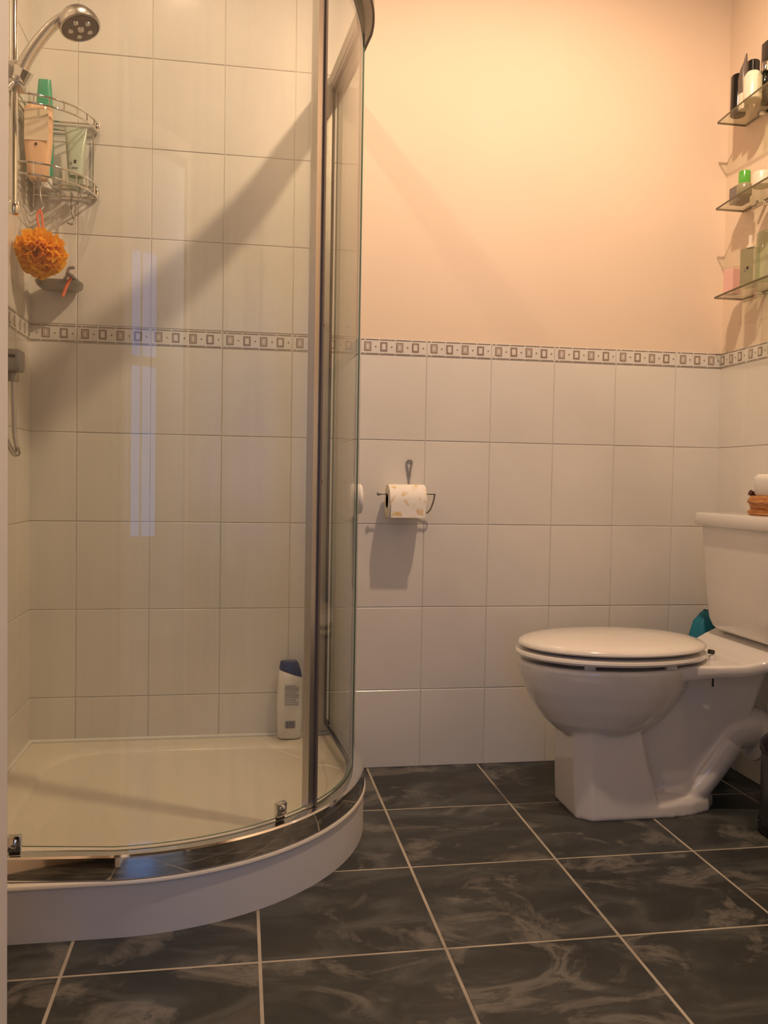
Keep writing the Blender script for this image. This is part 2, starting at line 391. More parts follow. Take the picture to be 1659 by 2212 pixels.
mb = MB(); mb.tube([(0.006, -.006, .112), (0.90, -.006, .112)], .006, m_white, 8); mb.tube([(0.006, -.006, .112), (0.006, -.9, .112)], .006, m_white, 8); mb.build('sealant_bead', tr, 60)

# ---------------------------------------------------------------- shower enclosure
CG = 0.872; CC = 0.352; TAPER = 0.028
def pth(c, a0, a1, n=40):
    """points+outward normals along the quadrant path: s<0 right flat, 0..90 arc, >90 left flat (metres beyond as fraction)"""
    R = c - CC; out = []
    if a0 < 0:
        out.append(((c - TAPER, -CC - a0 / 1000.0, 0), (1, 0, 0))); a = 0
    else: a = a0
    end = min(a1, 90); k = max(2, int(n * (end - a) / 90))
    if end > a or a0 < 0:
        for i in range(k + 1):
            t = math.radians(a + (end - a) * i / k); out.append(((CC + R * math.cos(t), -CC - R * math.sin(t), 0), (math.cos(t), -math.sin(t), 0)))
    if a1 > 90: out.append(((CC - (a1 - 90) / 1000.0, -c + TAPER, 0), (0, -1, 0)))
    return out
def sweep(mb, a0, a1, section, m, n=48):
    """section: list of (offset outward from glass centre line, z)"""
    rg = []
    for p, nn in pth(CG, a0, a1, n):
        rg.append([(p[0] + nn[0] * o, p[1] + nn[1] * o, z) for o, z in section])
    mb.rings(rg, m)
ZR0, ZR1, ZU0, ZU1 = .1105, .156, 1.985, 2.035
en = thing('shower_enclosure', (0.845, -0.845, .1125), 'curved glass corner shower enclosure with chrome rails and sliding doors', 'shower enclosure')
mb = MB(); sweep(mb, -343, 433, [(-.016, ZR0), (.029, ZR0), (.0305, ZR0 + .002), (.0300, ZR0 + .020), (.0265, ZR1 - .004), (.0235, ZR1 - .0005), (.021, ZR1), (-.002, ZR1), (-.004, ZR1 - .006), (-.016, ZR1 - .010)], m_chrome, 72)
mb.build('bottom_rail', en, 30)
mb = MB(); sweep(mb, -343, 433, [(-.018, ZU0 + .012), (-.006, ZU0 + .010), (-.004, ZU0), (.020, ZU0), (.024, ZU0 + .006), (.024, ZU1 - .005), (.018, ZU1), (-.016, ZU1), (-.018, ZU1 - .003)], m_alud, 72)
tpr = mb.build('top_rail', en, 30)
mb = MB(); sweep(mb, -343, 433, [(-.017, ZU0 + .0118), (-.017, ZU0 - .006), (-.010, ZU0 - .006), (-.0062, ZU0 + .0098)], m_tan, 72); mb.build('dark_underside', tpr, 30)  # dark strip stands in for the dark reflection on the rail's underside
mb = MB(); sweep(mb, -343, 433, [(.0205, ZU0 + .0005), (.0255, ZU0 - .004), (.0255, ZU0 + .004), (.0242, ZU0 + .006)], m_tan, 72); mb.build('dark_lip', tpr, 30)  # dark strip along the rail's outer lower edge
mb = MB(); mb.box((.793, -.030, ZR1 - .03), (.833, -.0035, ZU0 + .012), m_alud, .0015)
pr = mb.build('wall_profile', en, 30)
mb = MB(); mb.box((.8332, -.034, ZR1 - .02), (.8395, -.004, ZU0), m_dark, .0008); mb.build('rubber_seal', pr)
for z in (.86, 1.31, 1.90):
    mb = MB(); mb.lathe([(0, 0), (.003, 0), (.0025, .001), (0, .0015)], m_mark, (.816, -.0305, z), 12, Matrix.Rotation(PI / 2, 4, 'X')); mb.build('screw', pr)
mb = MB(); mb.box((.0035, -.870, ZR1 - .03), (.030, -.828, ZU0 + .012), m_alu, .0015); mb.build('wall_profile', en, 30)
def panel(name, a0, a1, off, z0, z1, th=.005):
    mb = MB(); h = th / 2; ps = pth(CG, a0, a1, 60); I = []; O = []
    for p, nn in ps:
        I.append((p[0] + nn[0] * (off - h), p[1] + nn[1] * (off - h))); O.append((p[0] + nn[0] * (off + h), p[1] + nn[1] * (off + h)))
    for i in range(len(ps) - 1):
        mb.quad((*I[i], z0), (*I[i + 1], z0), (*I[i + 1], z1), (*I[i], z1), m_glass)
        mb.quad((*O[i], z0), (*O[i + 1], z0), (*O[i + 1], z1), (*O[i], z1), m_glass)
        for z in (z0, z1): mb.quad((*I[i], z), (*I[i + 1], z), (*O[i + 1], z), (*O[i], z), m_gedge)
    for i in (0, -1): mb.quad((*I[i], z0), (*O[i], z0), (*O[i], z1), (*I[i], z1), m_gedge)
    o = mb.build(name, en); me = o.data
    bm = bmesh.new(); bm.from_mesh(me); bmesh.ops.remove_doubles(bm, verts=bm.verts[:], dist=1e-5); bmesh.ops.recalc_face_normals(bm, faces=bm.faces[:]); bm.to_mesh(me); bm.free()
    me.polygons.foreach_set('use_smooth', [True] * len(me.polygons)); me.set_sharp_from_angle(angle=math.radians(30))
    return o
panel('fixed_glass', -330, 0.01, .004, ZR1 - .004, ZU0 + .004)
panel('fixed_glass', 90.0, 415, .004, ZR1 - .004, ZU0 + .004)
d1 = panel('glass_door', 1.0, 40.9, -.0045, ZR1 + .004, ZU0 - .004)
d2 = panel('glass_door', 41.7, 290, -.0045, ZR1 + .004, ZU0 - .004)
def vstrip(name, par, a0, a1, o0, o1, m, z0=ZR1 + .002, z1=ZU0 - .002):
    mb = MB(); rg = []
    for a in (a0, (a0 + a1) / 2, a1):
        t = math.radians(a); nn = (math.cos(t), -math.sin(t)); c = CG - CC
        rg.append([(CC + nn[0] * (c + o), -CC + nn[1] * (c + o), z) for o, z in ((o0, z0), (o1, z0), (o1, z1), (o0, z1))])
    mb.rings(rg, m); return mb.build(name, par, 20)
vstrip('magnetic_seal', d1, 39.6, 40.8, -.010, .002, m_dark)
vstrip('edge_profile', d2, 40.9, 43.5, -.012, .006, m_alu)
vstrip('magnetic_seal', d2, 40.6, 41.3, -.004, .010, m_tan)
def roller(par, a, z):
    t = math.radians(min(a, 90)); nn = Vector((math.cos(t), -math.sin(t), 0)); tg = Vector((-math.sin(t), -math.cos(t), 0))
    c = Vector((CC, -CC, 0)) + nn * (CG - CC) + (Vector((-(a - 90) / 1000, 0, 0)) if a > 90 else Vector())
    mt = Matrix((tg, nn, Vector((0, 0, 1)))).transposed().to_4x4(); mt.translation = c + Vector((0, 0, z))
    mb = MB(); mb.box((-.013, -.001, -.014), (.013, .012, .016), m_chrome, .003, mt)
    mb.lathe([(0, 0), (.008, 0), (.008, .004), (.005, .006), (0, .007)], m_chrome, (0, 0, 0), 18, mt @ Matrix.Translation((0, .012, .003)) @ Matrix.Rotation(-PI / 2, 4, 'X'))
    mb.box((-.010, .001, -.022), (.010, .008, -.012), m_dark, .001, mt)
    mb.build('roller', par, 35)
for z in (ZR1 + .024, ZU0 - .03):
    roller(d2, 52.5, z); roller(d2, 265, z)
# small round white knob on the curved glass
mb = MB(); mb.lathe([(0, 0), (.020, 0), (.036, .004), (.040, .010), (.038, .016), (.030, .019), (0, .020)], m_white, (CG + .006, -.305, .815), 32, Matrix.Rotation(PI / 2, 4, 'Y'))
k_ = mb.build('knob', en, 40); k_['label'] = 'round white plastic knob'

# ---------------------------------------------------------------- toilet
def ell(cx, cy, a, b, z, n=48, p=2.0, flat=None):
    out = []
    for k in range(n):
        t = 2 * PI * k / n; c, s = math.cos(t), math.sin(t)
        out.append((cx + a * math.copysign(abs(c) ** (2 / p), c), cy + b * math.copysign(abs(s) ** (2 / p), s), z))
    return out
TY = -0.375
to = thing('toilet', (1.62, TY, 0), 'white close-coupled toilet with closed seat against the right wall', 'toilet')
mb = MB()
mb.rings([ell(1.535, TY, .035, .03, .188), ell(1.537, TY, .085, .07, .196), ell(1.538, TY, .122, .100, .214), ell(1.54, TY, .158, .128, .245), ell(1.543, TY, .190, .150, .285),
          ell(1.546, TY, .217, .166, .33), ell(1.548, TY, .231, .175, .37), ell(1.549, TY, .235, .178, .392), ell(1.549, TY, .230, .174, .400)], m_ceramic)
# front pedestal: chamfered block
def ped(z, x0, x1, hw, ch): return [(x0 + ch, TY - hw, z), (x1, TY - hw, z), (x1 + .02, TY - hw * .6, z), (x1 + .02, TY + hw * .6, z), (x1, TY + hw, z), (x0 + ch, TY + hw, z), (x0, TY + hw - ch * .9, z), (x0, TY - hw + ch * .9, z)]
mb.rings([ped(.0, 1.447, 1.665, .108, .035), ped(.05, 1.444, 1.655, .106, .035), ped(.15, 1.440, 1.625, .104, .035), ped(.26, 1.440, 1.600, .102, .035), ped(.30, 1.46, 1.60, .10, .035)], m_ceramic)
# thin web towards the wall
def web(z, x0, x1, hw): return [(x0, TY - hw, z), (x1 - .02, TY - hw, z), (x1, TY - hw * .6, z), (x1, TY + hw * .6, z), (x1 - .02, TY + hw, z), (x0, TY + hw, z)]
mb.rings([web(0, 1.55, 1.80, .050), web(.05, 1.55, 1.83, .050), web(.12, 1.55, 1.88, .050), web(.22, 1.55, 1.955, .050), web(.30, 1.55, 1.985, .050), web(.39, 1.55, 2.02, .052)], m_ceramic)
# foot
def foot(z, k): return [(1.58, TY - .108 * k, z), (1.68, TY - .108 * k, z), (1.76, TY - .098 * k, z), (1.82, TY - .074 * k, z), (1.855 + (k - 1) * .1, TY - .036 * k, z), (1.855 + (k - 1) * .1, TY + .036 * k, z), (1.82, TY + .074 * k, z), (1.76, TY + .098 * k, z), (1.68, TY + .108 * k, z), (1.58, TY + .108 * k, z)]
mb.rings([foot(0, 1.0), foot(.030, .98), foot(.044, .88), foot(.052, .72)], m_ceramic)
# trapway swelling
mb.tube(bez([(1.70, TY, .07), (1.78, TY, .075), (1.845, TY, .13), (1.90, TY, .19), (1.955, TY, .205), (1.985, TY, .205)]), .06, m_ceramic, 20, None)
mb.tube(bez([(1.70, TY - .035, .03), (1.78, TY - .040, .045), (1.835, TY - .042, .10), (1.895, TY - .036, .175)]), .040, m_ceramic, 16, None)
# ledge for the cistern, widening and lifting towards the wall
def led(x, hw, zt, th):
    return [(x, TY - hw, zt - th * .6), (x, TY - hw, zt - .003), (x, TY - hw + .005, zt), (x, TY + hw - .005, zt), (x, TY + hw, zt - .003), (x, TY + hw, zt - th * .6), (x, TY + hw - .006, zt - th), (x, TY - hw + .006, zt - th)]
mb.rings([led(1.66, .12, .398, .045), led(1.74, .135, .402, .038), led(1.80, .150, .404, .032), led(1.86, .162, .407, .032), led(1.90, .172, .416, .032), led(1.94, .184, .432, .034), led(1.98, .192, .447, .040), led(2.05, .192, .452, .05)], m_ceramic)
body = mb.build('pan', to)
md = body.modifiers.new('remesh', 'REMESH'); md.mode = 'VOXEL'; md.voxel_size = 0.0040; md.use_smooth_shade = True
md = body.modifiers.new('smooth', 'SMOOTH'); md.factor = 0.7; md.iterations = 5
# seat ring and lid
def egg(cx, a, b, z, n=64):
    out = []
    for k in range(n):
        t = 2 * PI * k / n; c, s = math.cos(t), math.sin(t); p = 2.0 if c < 0 else 2.08
        out.append((cx + a * math.copysign(abs(c) ** (2 / p), c), TY + b * math.copysign(abs(s) ** (2 / p), s), z))
    return out
mb = MB()
def ringpair(ins, z): return egg(1.564, .258 - ins, .188 - ins, z)
mb.rings([egg(1.568, .150, .10, .4105), ringpair(.014, .4100), ringpair(.003, .413), ringpair(0, .4185), ringpair(.002, .4245), ringpair(.009, .4275), egg(1.568, .150, .10, .4285)], m_seat, cap0=False, cap1=False)
mb.rings([egg(1.568, .150, .10, .4105), egg(1.568, .150, .10, .4285)], m_seat, cap0=False, cap1=False)
for x, y in ((1.45, TY - .135), (1.66, TY - .150), (1.45, TY + .135), (1.66, TY + .15)): mb.box((x - .014, y - .008, .399), (x + .014, y + .008, .411), m_seat, .002)
seat = mb.build('seat', to, 45)
mb = MB()
def lr(ins, z): return egg(1.566, .253 - ins, .186 - ins, z)
mb.rings([lr(.014, .4355), lr(.004, .4365), lr(0, .4405), lr(.001, .445), lr(.006, .4495), lr(.016, .4540), lr(.04, .4590), lr(.08, .4635), lr(.13, .4665), lr(.170, .4675)], m_seat)
mb.build('lid', to, 45)
for s in (-1, 1):
    mb = MB(); mb.lathe([(0, 0), (.009, 0), (.009, .014), (.006, .018), (0, .019)], m_seat, (1.816, TY + s * .075, .400), 20)
    mb.tube([(1.806, TY + s * .075, .4285), (1.820, TY + s * .075, .426)], .0062, m_dark, 10)
    mb.build('hinge', to, 40)
# screw slot of the seat bolt below the ledge
mb = MB(); mb.tube([(1.795, TY - .118, .345), (1.795, TY - .118, .374)], .0028, m_dark, 8); mb.build('seat_bolt', to, 40)
# cistern
def cb(z, x0, hw, r=.035, n=6):
    out = []; x1 = 2.072
    for (cx, cy, a0) in ((x1 - .004, TY + hw - .004, 0), (x0 + r, TY + hw - r, 90), (x0 + r, TY - hw + r, 180), (x1 - .004, TY - hw + .004, 270)):
        rr = r if cx < x1 - .01 else .004
        for k in range(n + 1):
            a = math.radians(a0 + 90 * k / n); out.append((cx + rr * math.cos(a), cy + rr * math.sin(a), z))
    return out
mb = MB()
mb.rings([cb(.449, 1.955, .130), cb(.452, 1.945, .146), cb(.462, 1.936, .158), cb(.485, 1.930, .168), cb(.55, 1.924, .176), cb(.65, 1.918, .184), cb(.7495, 1.913, .190)], m_ceramic)
ci = mb.build('cistern', to, 30)
mb = MB()
mb.rings([cb(.7495, 1.906, .196, .03), cb(.752, 1.900, .202, .03), cb(.756, 1.898, .204, .03), cb(.781, 1.898, .204, .03), cb(.786, 1.900, .202, .03), cb(.788, 1.906, .196, .03)], m_ceramic)
mb.build('cistern_lid', to, 30)

# soil pipe behind the pan
sp = thing('soil_pipe', (2.02, TY, .19), 'white plastic soil pipe joining the back of the toilet to the wall', 'pipe')
mb = MB(); my = Matrix.Rotation(PI / 2, 4, 'Y')
mb.lathe([(.062, -.030), (.074, -.028), (.076, -.022), (.074, -.008), (.067, -.002), (.064, .02), (.064, .068), (0, .068)], m_white, (2.006, TY, .185), 32, my); mb.build('connector', sp, 40)
mb = MB(); mb.tube([(2.035, TY - .02, .262), (2.076, TY - .14, .268)], .026, m_white, 16); mb.build('branch_pipe', sp, 40)

# ---------------------------------------------------------------- toilet roll and its wire holder
RX0, RX1, RY, RZ = 1.004, 1.114, -.062, .806
hd = thing('toilet_roll_holder', (1.079, -.004, .88), 'dark chrome wire toilet roll holder hooked on the tiled back wall', 'toilet roll holder')
mb = MB()
lp = [(1.078, -.008, .872), (1.073, -.008, .905), (1.071, -.008, .920), (1.076, -.008, .927), (1.083, -.008, .927), (1.087, -.008, .920), (1.084, -.008, .905), (1.080, -.008, .872)]
mb.tube(bez(lp, 5), .0026, m_grey, 8)
mb.tube(bez([(1.079, -.008, .876), (1.079, -.009, .84), (1.085, -.010, .79), (1.110, -.012, .765), (1.138, -.022, .775), (1.146, -.045, .805), (1.146, -.062, .827)], 6), .0024, m_grey, 8)
mb.build('wire_hook', hd, 60)
mb = MB(); mb.tube([(.984, RY, .8265), (1.148, RY, .8285)], .0030, m_grey, 10); mb.lathe([(0, 0), (.005, .001), (.006, .006), (.004, .010), (0, .011)], m_grey, (.984, RY, .8265), 12, Matrix.Rotation(-PI / 2, 4, 'Y')); mb.build('bar', hd, 50)
rl = thing('toilet_roll', (1.06, RY, RZ), 'printed toilet roll hanging on the wire holder', 'toilet roll')
mb = MB()
mb.lathe([(.0215, 0), (.046, 0), (.0485, .002), (.0485, RX1 - RX0 - .002), (.046, RX1 - RX0), (.0215, RX1 - RX0), (.0215, 0)], m_paper, (RX0, RY, RZ), 48, my)
mb.rings([[(RX0 + .004 + (RX1 - RX0 - .008) * k, RY - .0475 + dy, z) for (dy, z) in ((0, RZ), (-.0016, RZ), (-.0016, RZ - .047), (-.0006, RZ - .047))] for k in (0, 1)], m_paper)
mb.build('paper', rl, 40)
mb = MB(); mb.lathe([(.0200, .0005), (.0214, .0005), (.0214, RX1 - RX0 - .0005), (.0200, RX1 - RX0 - .0005), (.0200, .0005)], m_card, (RX0, RY, RZ), 32, my); mb.build('core', rl, 40)

# ---------------------------------------------------------------- shampoo bottle on the tray
def sup(cx, cy, a, b, z, n=32, p=2.6): return ell(cx, cy, a, b, z, n, p)
bx_, by_ = .731, -.040
sb = thing('shampoo_bottle', (bx_, by_, .112), 'white shampoo bottle with navy blue cap standing on the tray rim', 'bottle')
def slant(cx, cy, a, b, z0, sl, n=32):   # ring whose height falls to the right
    return [(x, y, z + sl * (x - cx)) for x, y, z in sup(cx, cy, a, b, z0, n)]
mb = MB()
mb.rings([sup(bx_, by_, .030, .016, .1125), sup(bx_, by_, .034, .019, .117), sup(bx_, by_, .037, .021, .16), sup(bx_, by_, .038, .022, .22), sup(bx_, by_, .036, .021, .27), slant(bx_ + .001, by_, .034, .019, .299, -.36), slant(bx_ + .001, by_, .031, .017, .302, -.36)], m_white)
bo = mb.build('body', sb, 50)
mb = MB()
mb.rings([slant(bx_ + .001, by_, .033, .0185, .3035, -.36), slant(bx_, by_, .031, .018, .316, -.25), slant(bx_ - .003, by_, .026, .015, .334, -.05), slant(bx_ - .004, by_, .022, .012, .338, 0), ], m_blue)
mb.build('cap', sb, 50)
mb = MB()
for k in range(9):
    z = .266 - k * .0068; wd = .040 if k % 3 else .032
    mb.box((bx_ - .016, by_ - .0228, z), (bx_ - .016 + wd, by_ - .0212, z + .0038), m_printl)
mb.build('printed_text', sb); mb = MB()
for k in range(11):
    x = bx_ - .013 + k * .0026; mb.box((x, by_ - .0228, .145), (x + (.0017 if k % 3 else .0011), by_ - .0212, .166), m_print)
mb.build('barcode', sb)

# ---------------------------------------------------------------- shower fittings on the left wall
rr = thing('shower_riser_rail', (.035, -.32, 1.52), 'chrome vertical riser rail on the left shower wall', 'shower rail')
mb = MB(); mb.tube([(.036, -.32, 1.50), (.036, -.32, 2.20)], .0095, m_chrome, 20); mb.build('pole', rr, 60)
for z in (1.505, 2.19):
    mb = MB(); mb.lathe([(0, -.017), (.013, -.014), (.017, 0), (.013, .014), (0, .017)], m_chrome, (.036, -.32, z), 24); mb.tube([(.0035, -.32, z), (.036, -.32, z)], .009, m_chrome, 14); mb.build('wall_bracket', rr, 60)
mb = MB()
mb.box((.014, -.352, 1.782), (.062, -.298, 1.846), m_alu, .010)
mb.tube([(.052, -.335, 1.800), (.066, -.345, 1.826)], .018, m_chrome, 20, [.020, .024])
mb.lathe([(0, 0), (.015, 0), (.016, .010), (0, .012)], m_grey, (.030, -.345, 1.815), 20, Matrix.Rotation(PI / 2, 4, 'X'))
mb.build('slider', rr, 40)

hs = thing('shower_head', (.06, -.34, 1.82), 'chrome hand shower head clipped high on the riser rail', 'shower head')
hc = Vector((.186, -.315, 1.955)); nrm = Vector((.28, -.20, -.94)).normalized()
mb = MB()
hpts = bez([(.050, -.343, 1.795), (.066, -.343, 1.84), (.094, -.338, 1.892), (.128, -.330, 1.942), (.160, -.322, 1.972)], 6); mb.tube(hpts, .012, m_alu, 18, [.0165 - .0045 * k / len(hpts) for k in range(len(hpts))])
mb.build('handle', hs, 60)
rot = Vector((0, 0, 1)).rotation_difference(nrm).to_matrix().to_4x4()
mb = MB(); mb.lathe([(0, -.040), (.020, -.038), (.036, -.028), (.046, -.012), (.0495, 0), (.048, .008), (.044, .010), (.042, .007)], m_alu, tuple(hc), 40, rot); mb.build('head_shell', hs, 50)
mb = MB(); mb.lathe([(.0425, .006), (.041, .010), (.020, .0115), (0, .012)], m_tan, tuple(hc), 40, rot)
for k in range(5):
    a = 2 * PI * k / 5; mb.lathe([(0, 0), (.007, 0), (.006, .003), (0, .003)], m_alu, tuple(hc + rot.to_3x3() @ Vector((.024 * math.cos(a), .024 * math.sin(a), .0108))), 14, rot)
mb.lathe([(0, 0), (.009, 0), (.007, .004), (0, .004)], m_alu, tuple(hc + nrm * .0113), 16, rot)
mb.build('spray_face', hs, 50)

ot = thing('hose_outlet', (.02, -.27, 1.14), 'grey square shower hose outlet on the left wall', 'shower fitting')
mb = MB(); mb.box((.0036, -.300, 1.118), (.048, -.246, 1.172), m_grey, .008); mb.build('elbow', ot, 40)
mb = MB(); mb.lathe([(0, 0), (.0125, 0), (.0125, .022), (.011, .024), (0, .025)], m_grey, (.026, -.275, 1.094), 20); mb.build('collar', ot, 40)
mb = MB(); mb.box((.012, -.3012, 1.150), (.036, -.2995, 1.158), m_dark); mb.build('marking', ot)
hz = MB()
hp = bez([(.026, -.275, 1.096), (.027, -.275, 1.03), (.030, -.277, .96), (.038, -.282, .918), (.032, -.310, .922), (.020, -.37, .99), (.014, -.43, 1.15), (.014, -.45, 1.45), (.020, -.43, 1.68), (.038, -.37, 1.77), (.050, -.344, 1.797)], 26)
hz.tube(hp, .0062, m_alu, 10, [.0066 if k % 2 else .0056 for k in range(len(hp))])
tag(hz.build('shower_hose', None, 60), 'looping metal shower hose hanging from the grey outlet', 'shower hose')

# corner caddy: two wire tiers in the back-left corner
cd = thing('shower_caddy', (.07, -.07, 1.62), 'two-tier chrome wire caddy hanging in the back left shower corner', 'shower caddy')
def tierpts(z, r=.170, n=14, o=.012): return [(o, -o - r, z)] + [(o + r * math.sin(PI / 2 * k / n) * 1.0, -o - r * math.cos(PI / 2 * k / n), z) for k in range(n + 1)] + [(o + r, -o, z)]
for z, nm in ((1.635, 'lower_tier'), (1.815, 'upper_rail')):
    mb = MB()
    for dz in ((0, .030) if z < 1.7 else (0, .022)):
        mb.tube([(.012, -.012, z + dz), (.012, -.182, z + dz)], .0028, m_chrome, 8); mb.tube([(.012, -.012, z + dz), (.182, -.012, z + dz)], .0028, m_chrome, 8)
        mb.tube(tierpts(z + dz)[1:-1], .0028, m_chrome, 8)
    for k in range(0, 15, 2):
        p = tierpts(z)[1 + k]; mb.tube([p, (p[0], p[1], z + (.030 if z < 1.7 else .022))], .0018, m_chrome, 6)
    for k in range(1, 8):
        x = .012 + .170 * k / 8; ln = math.sqrt(max(0, .170 ** 2 - (x - .012) ** 2))
        if z < 1.7: mb.tube([(x, -.012, z), (x, -.012 - ln, z)], .0018, m_chrome, 6)
    mb.build(nm, cd, 60)
for nm, p in (('end_clip', (.178, -.016, 1.648)), ('end_clip', (.178, -.016, 1.826)), ('end_clip', (.150, -.052, 1.645))):
    mb = MB(); mb.lathe([(0, -.012), (.009, -.011), (.011, 0), (.009, .011), (0, .012)], m_chrome, p, 16); mb.build(nm, cd, 60)
mb = MB(); mb.tube([(.012, -.012, 1.60), (.012, -.012, 1.85)], .0035, m_chrome, 8); mb.build('upright', cd, 60); mb = MB(); mb.tube([(.170, -.012, 1.64), (.170, -.012, 1.83)], .0022, m_chrome, 8); mb.build('upright', cd, 60)
for x, y in ((.118, -.040), (.060, -.150)):
    mb = MB(); mb.tube(bez([(x, y, 1.638), (x, y, 1.60), (x + .004, y - .004, 1.575), (x + .010, y - .01, 1.560), (x + .004, y - .016, 1.548), (x - .008, y - .014, 1.552)], 5), .0028, m_grey, 8); mb.build('hook', cd, 60)

# bottles in the caddy
pe = thing('shower_gel_bottle', (.045, -.125, 1.64), 'large peach coloured shower gel bottle in the corner caddy', 'bottle')
mb = MB(); cx, cy = .049, -.120
mb.rings([sup(cx, cy, .022, .014, 1.640), sup(cx, cy, .025, .016, 1.645), sup(cx, cy, .031, .020, 1.69), sup(cx, cy, .036, .023, 1.74), sup(cx, cy, .037, .023, 1.80), sup(cx, cy, .036, .022, 1.824), sup(cx, cy, .033, .019, 1.828)], m_peach); mb.build('body', pe, 50)
mb = MB(); mb.rings([[(cx - .030 + .060 * k, cy - .0238, z) for z in (1.735, 1.815)] + [(cx - .030 + .060 * k, cy - .0225, z) for z in (1.815, 1.735)] for k in (0, 1)], m_label); mb.box((cx - .004, cy - .0246, 1.722), (cx + .002, cy - .0235, 1.728), m_mark); mb.build('label_panel', pe)
gb = thing('green_tube', (.042, -.07, 1.84), 'green tube standing behind the shower handle in the caddy top', 'bottle')
mb = MB(); cx, cy = .050, -.052
mb.rings([sup(cx, cy, .022, .018, 1.668), sup(cx, cy, .023, .018, 1.76), sup(cx, cy, .021, .015, 1.86), sup(cx, cy, .018, .009, 1.91), sup(cx, cy, .016, .004, 1.930)], m_tgreen); mb.build('body', gb, 50)
mb = MB(); mb.rings([sup(cx, cy, .019, .016, 1.6385), sup(cx, cy, .020, .017, 1.643), sup(cx, cy, .020, .017, 1.667)], m_white); mb.build('cap', gb, 50)
tb = thing('cream_tube', (.135, -.07, 1.64), 'pale green cream tube standing cap down in the corner caddy', 'tube')
cx, cy = .134, -.068
mb = MB(); mb.rings([sup(cx, cy, .019, .016, 1.672), sup(cx, cy, .021, .016, 1.69), sup(cx, cy, .026, .011, 1.76), sup(cx, cy, .029, .004, 1.795), sup(cx, cy, .029, .002, 1.803)], m_ptube); mb.build('body', tb, 50)
mb = MB(); mb.rings([sup(cx, cy, .018, .016, 1.6385), sup(cx, cy, .019, .017, 1.642), sup(cx, cy, .018, .016, 1.671)], m_clear); mb.build('cap', tb, 50)
mb = MB(); mb.box((cx - .002, cy - .0165, 1.704), (cx + .004, cy - .0150, 1.712), m_mark); mb.box((cx - .012, cy - .0165, 1.701), (cx - .007, cy - .0150, 1.706), m_print); mb.box((cx - .008, cy - .018, 1.690), (cx + .008, cy - .0160, 1.692), m_print); mb.build('printed_mark', tb)

# orange bath puff hanging from the caddy hook on a coral cord
pc = Vector((.070, -.185, 1.434))
pf = thing('bath_puff', tuple(pc), 'orange mesh bath puff hanging on a coral cord under the caddy', 'bath sponge')
mb = MB(); n = 90
for q in range(26):
    ax = Vector((random.gauss(0, 1), random.gauss(0, 1), random.gauss(0, 1))).normalized()
    e1 = ax.orthogonal().normalized(); e2 = ax.cross(e1); R0 = random.uniform(.050, .066); ph = random.uniform(0, 6); fq = random.randint(7, 11); off = random.uniform(-.022, .022); am = random.uniform(.008, .013)
    rg = []
    for j, fr in enumerate((.25, .5, .75, 1.0)):
        ring = []
        for k in range(n):
            t = 2 * PI * k / n; rad = math.sqrt(max(.0001, R0 ** 2 - off ** 2)) * fr * (1 + .05 * math.sin(3 * t + ph)); wv = am * fr * fr * (math.sin(fq * t + ph) + .5 * math.sin((fq * 2 + 1) * t + 2 * ph))
            ring.append(pc + e1 * rad * math.cos(t) + e2 * rad * math.sin(t) + ax * (off + wv))
        rg.append(ring)
    mb.rings(rg, m_orange, cap0=False, cap1=False)
mb.build('ruffle', pf, 80)
mb = MB(); mb.tube(bez([(.064, -.166, 1.550), (.058, -.172, 1.530), (.066, -.178, 1.49), (.074, -.185, 1.445)], 6), .0030, m_coral, 8); mb.tube(bez([(.064, -.166, 1.550), (.070, -.172, 1.530), (.074, -.178, 1.49), (.074, -.185, 1.445)], 6), .0030, m_coral, 8); mb.build('cord', pf, 60)

# wire soap dish with razors
sd = thing('soap_dish', (.09, -.05, 1.385), 'small grey metal soap dish on the shower back wall', 'soap dish')
mb = MB()
mb.rings([sup(.089, -.050, .048, .036, 1.372, 32, 3), sup(.089, -.050, .058, .044, 1.380, 32, 3), sup(.089, -.050, .062, .046, 1.390, 32, 3), sup(.089, -.050, .058, .043, 1.390, 32, 3), sup(.089, -.050, .050, .036, 1.3795, 32, 3)], m_grey)
mb.build('tray', sd, 50)
for x in (.06, .13):
    mb = MB(); mb.lathe([(0, 0), (.014, 0), (.010, .006), (.005, .010), (0, .010)], m_grey, (x, -.0038, 1.392), 20, Matrix.Rotation(PI / 2, 4, 'X')); mb.build('wall_fixing', sd, 50)
for (nm, lab, p0, p1, hm) in (('razor', 'razor with upturned head lying on the soap dish', (.075, -.050, 1.3845), (.132, -.070, 1.392), m_tan), ('razor', 'pink-handled razor poking down through the soap dish front', (.128, -.100, 1.394), (.108, -.104, 1.342), m_coral)):
    t = thing(nm, p0, lab, 'razor')
    mb = MB(); a, b = Vector(p0), Vector(p1); mb.tube(bez([a, (a + b) / 2 + Vector((0, 0, .003)), b], 5), .0042, hm, 10); mb.build('handle', t, 60)
    hd_ = b if hm is m_tan else a
    mt = Matrix.Translation(hd_ + Vector((0, 0, .006))) @ Matrix.Rotation(.5, 4, 'Y')
    mb = MB(); mb.box((-.010, -.018, -.004), (.010, .018, .004), m_grey, .002, mt); mb.build('blade_head', t, 40)
t = thing('hair_comb', (.12, -.06, 1.40), 'curved metal tongs standing up from the soap dish', 'tongs')
mb = MB(); mb.tube(bez([(.098, -.070, 1.3835), (.112, -.070, 1.405), (.118, -.070, 1.425), (.132, -.070, 1.428)], 6), .0045, m_grey, 10, None); mb.build('grip', t, 60)
t.name = 'metal_tongs'

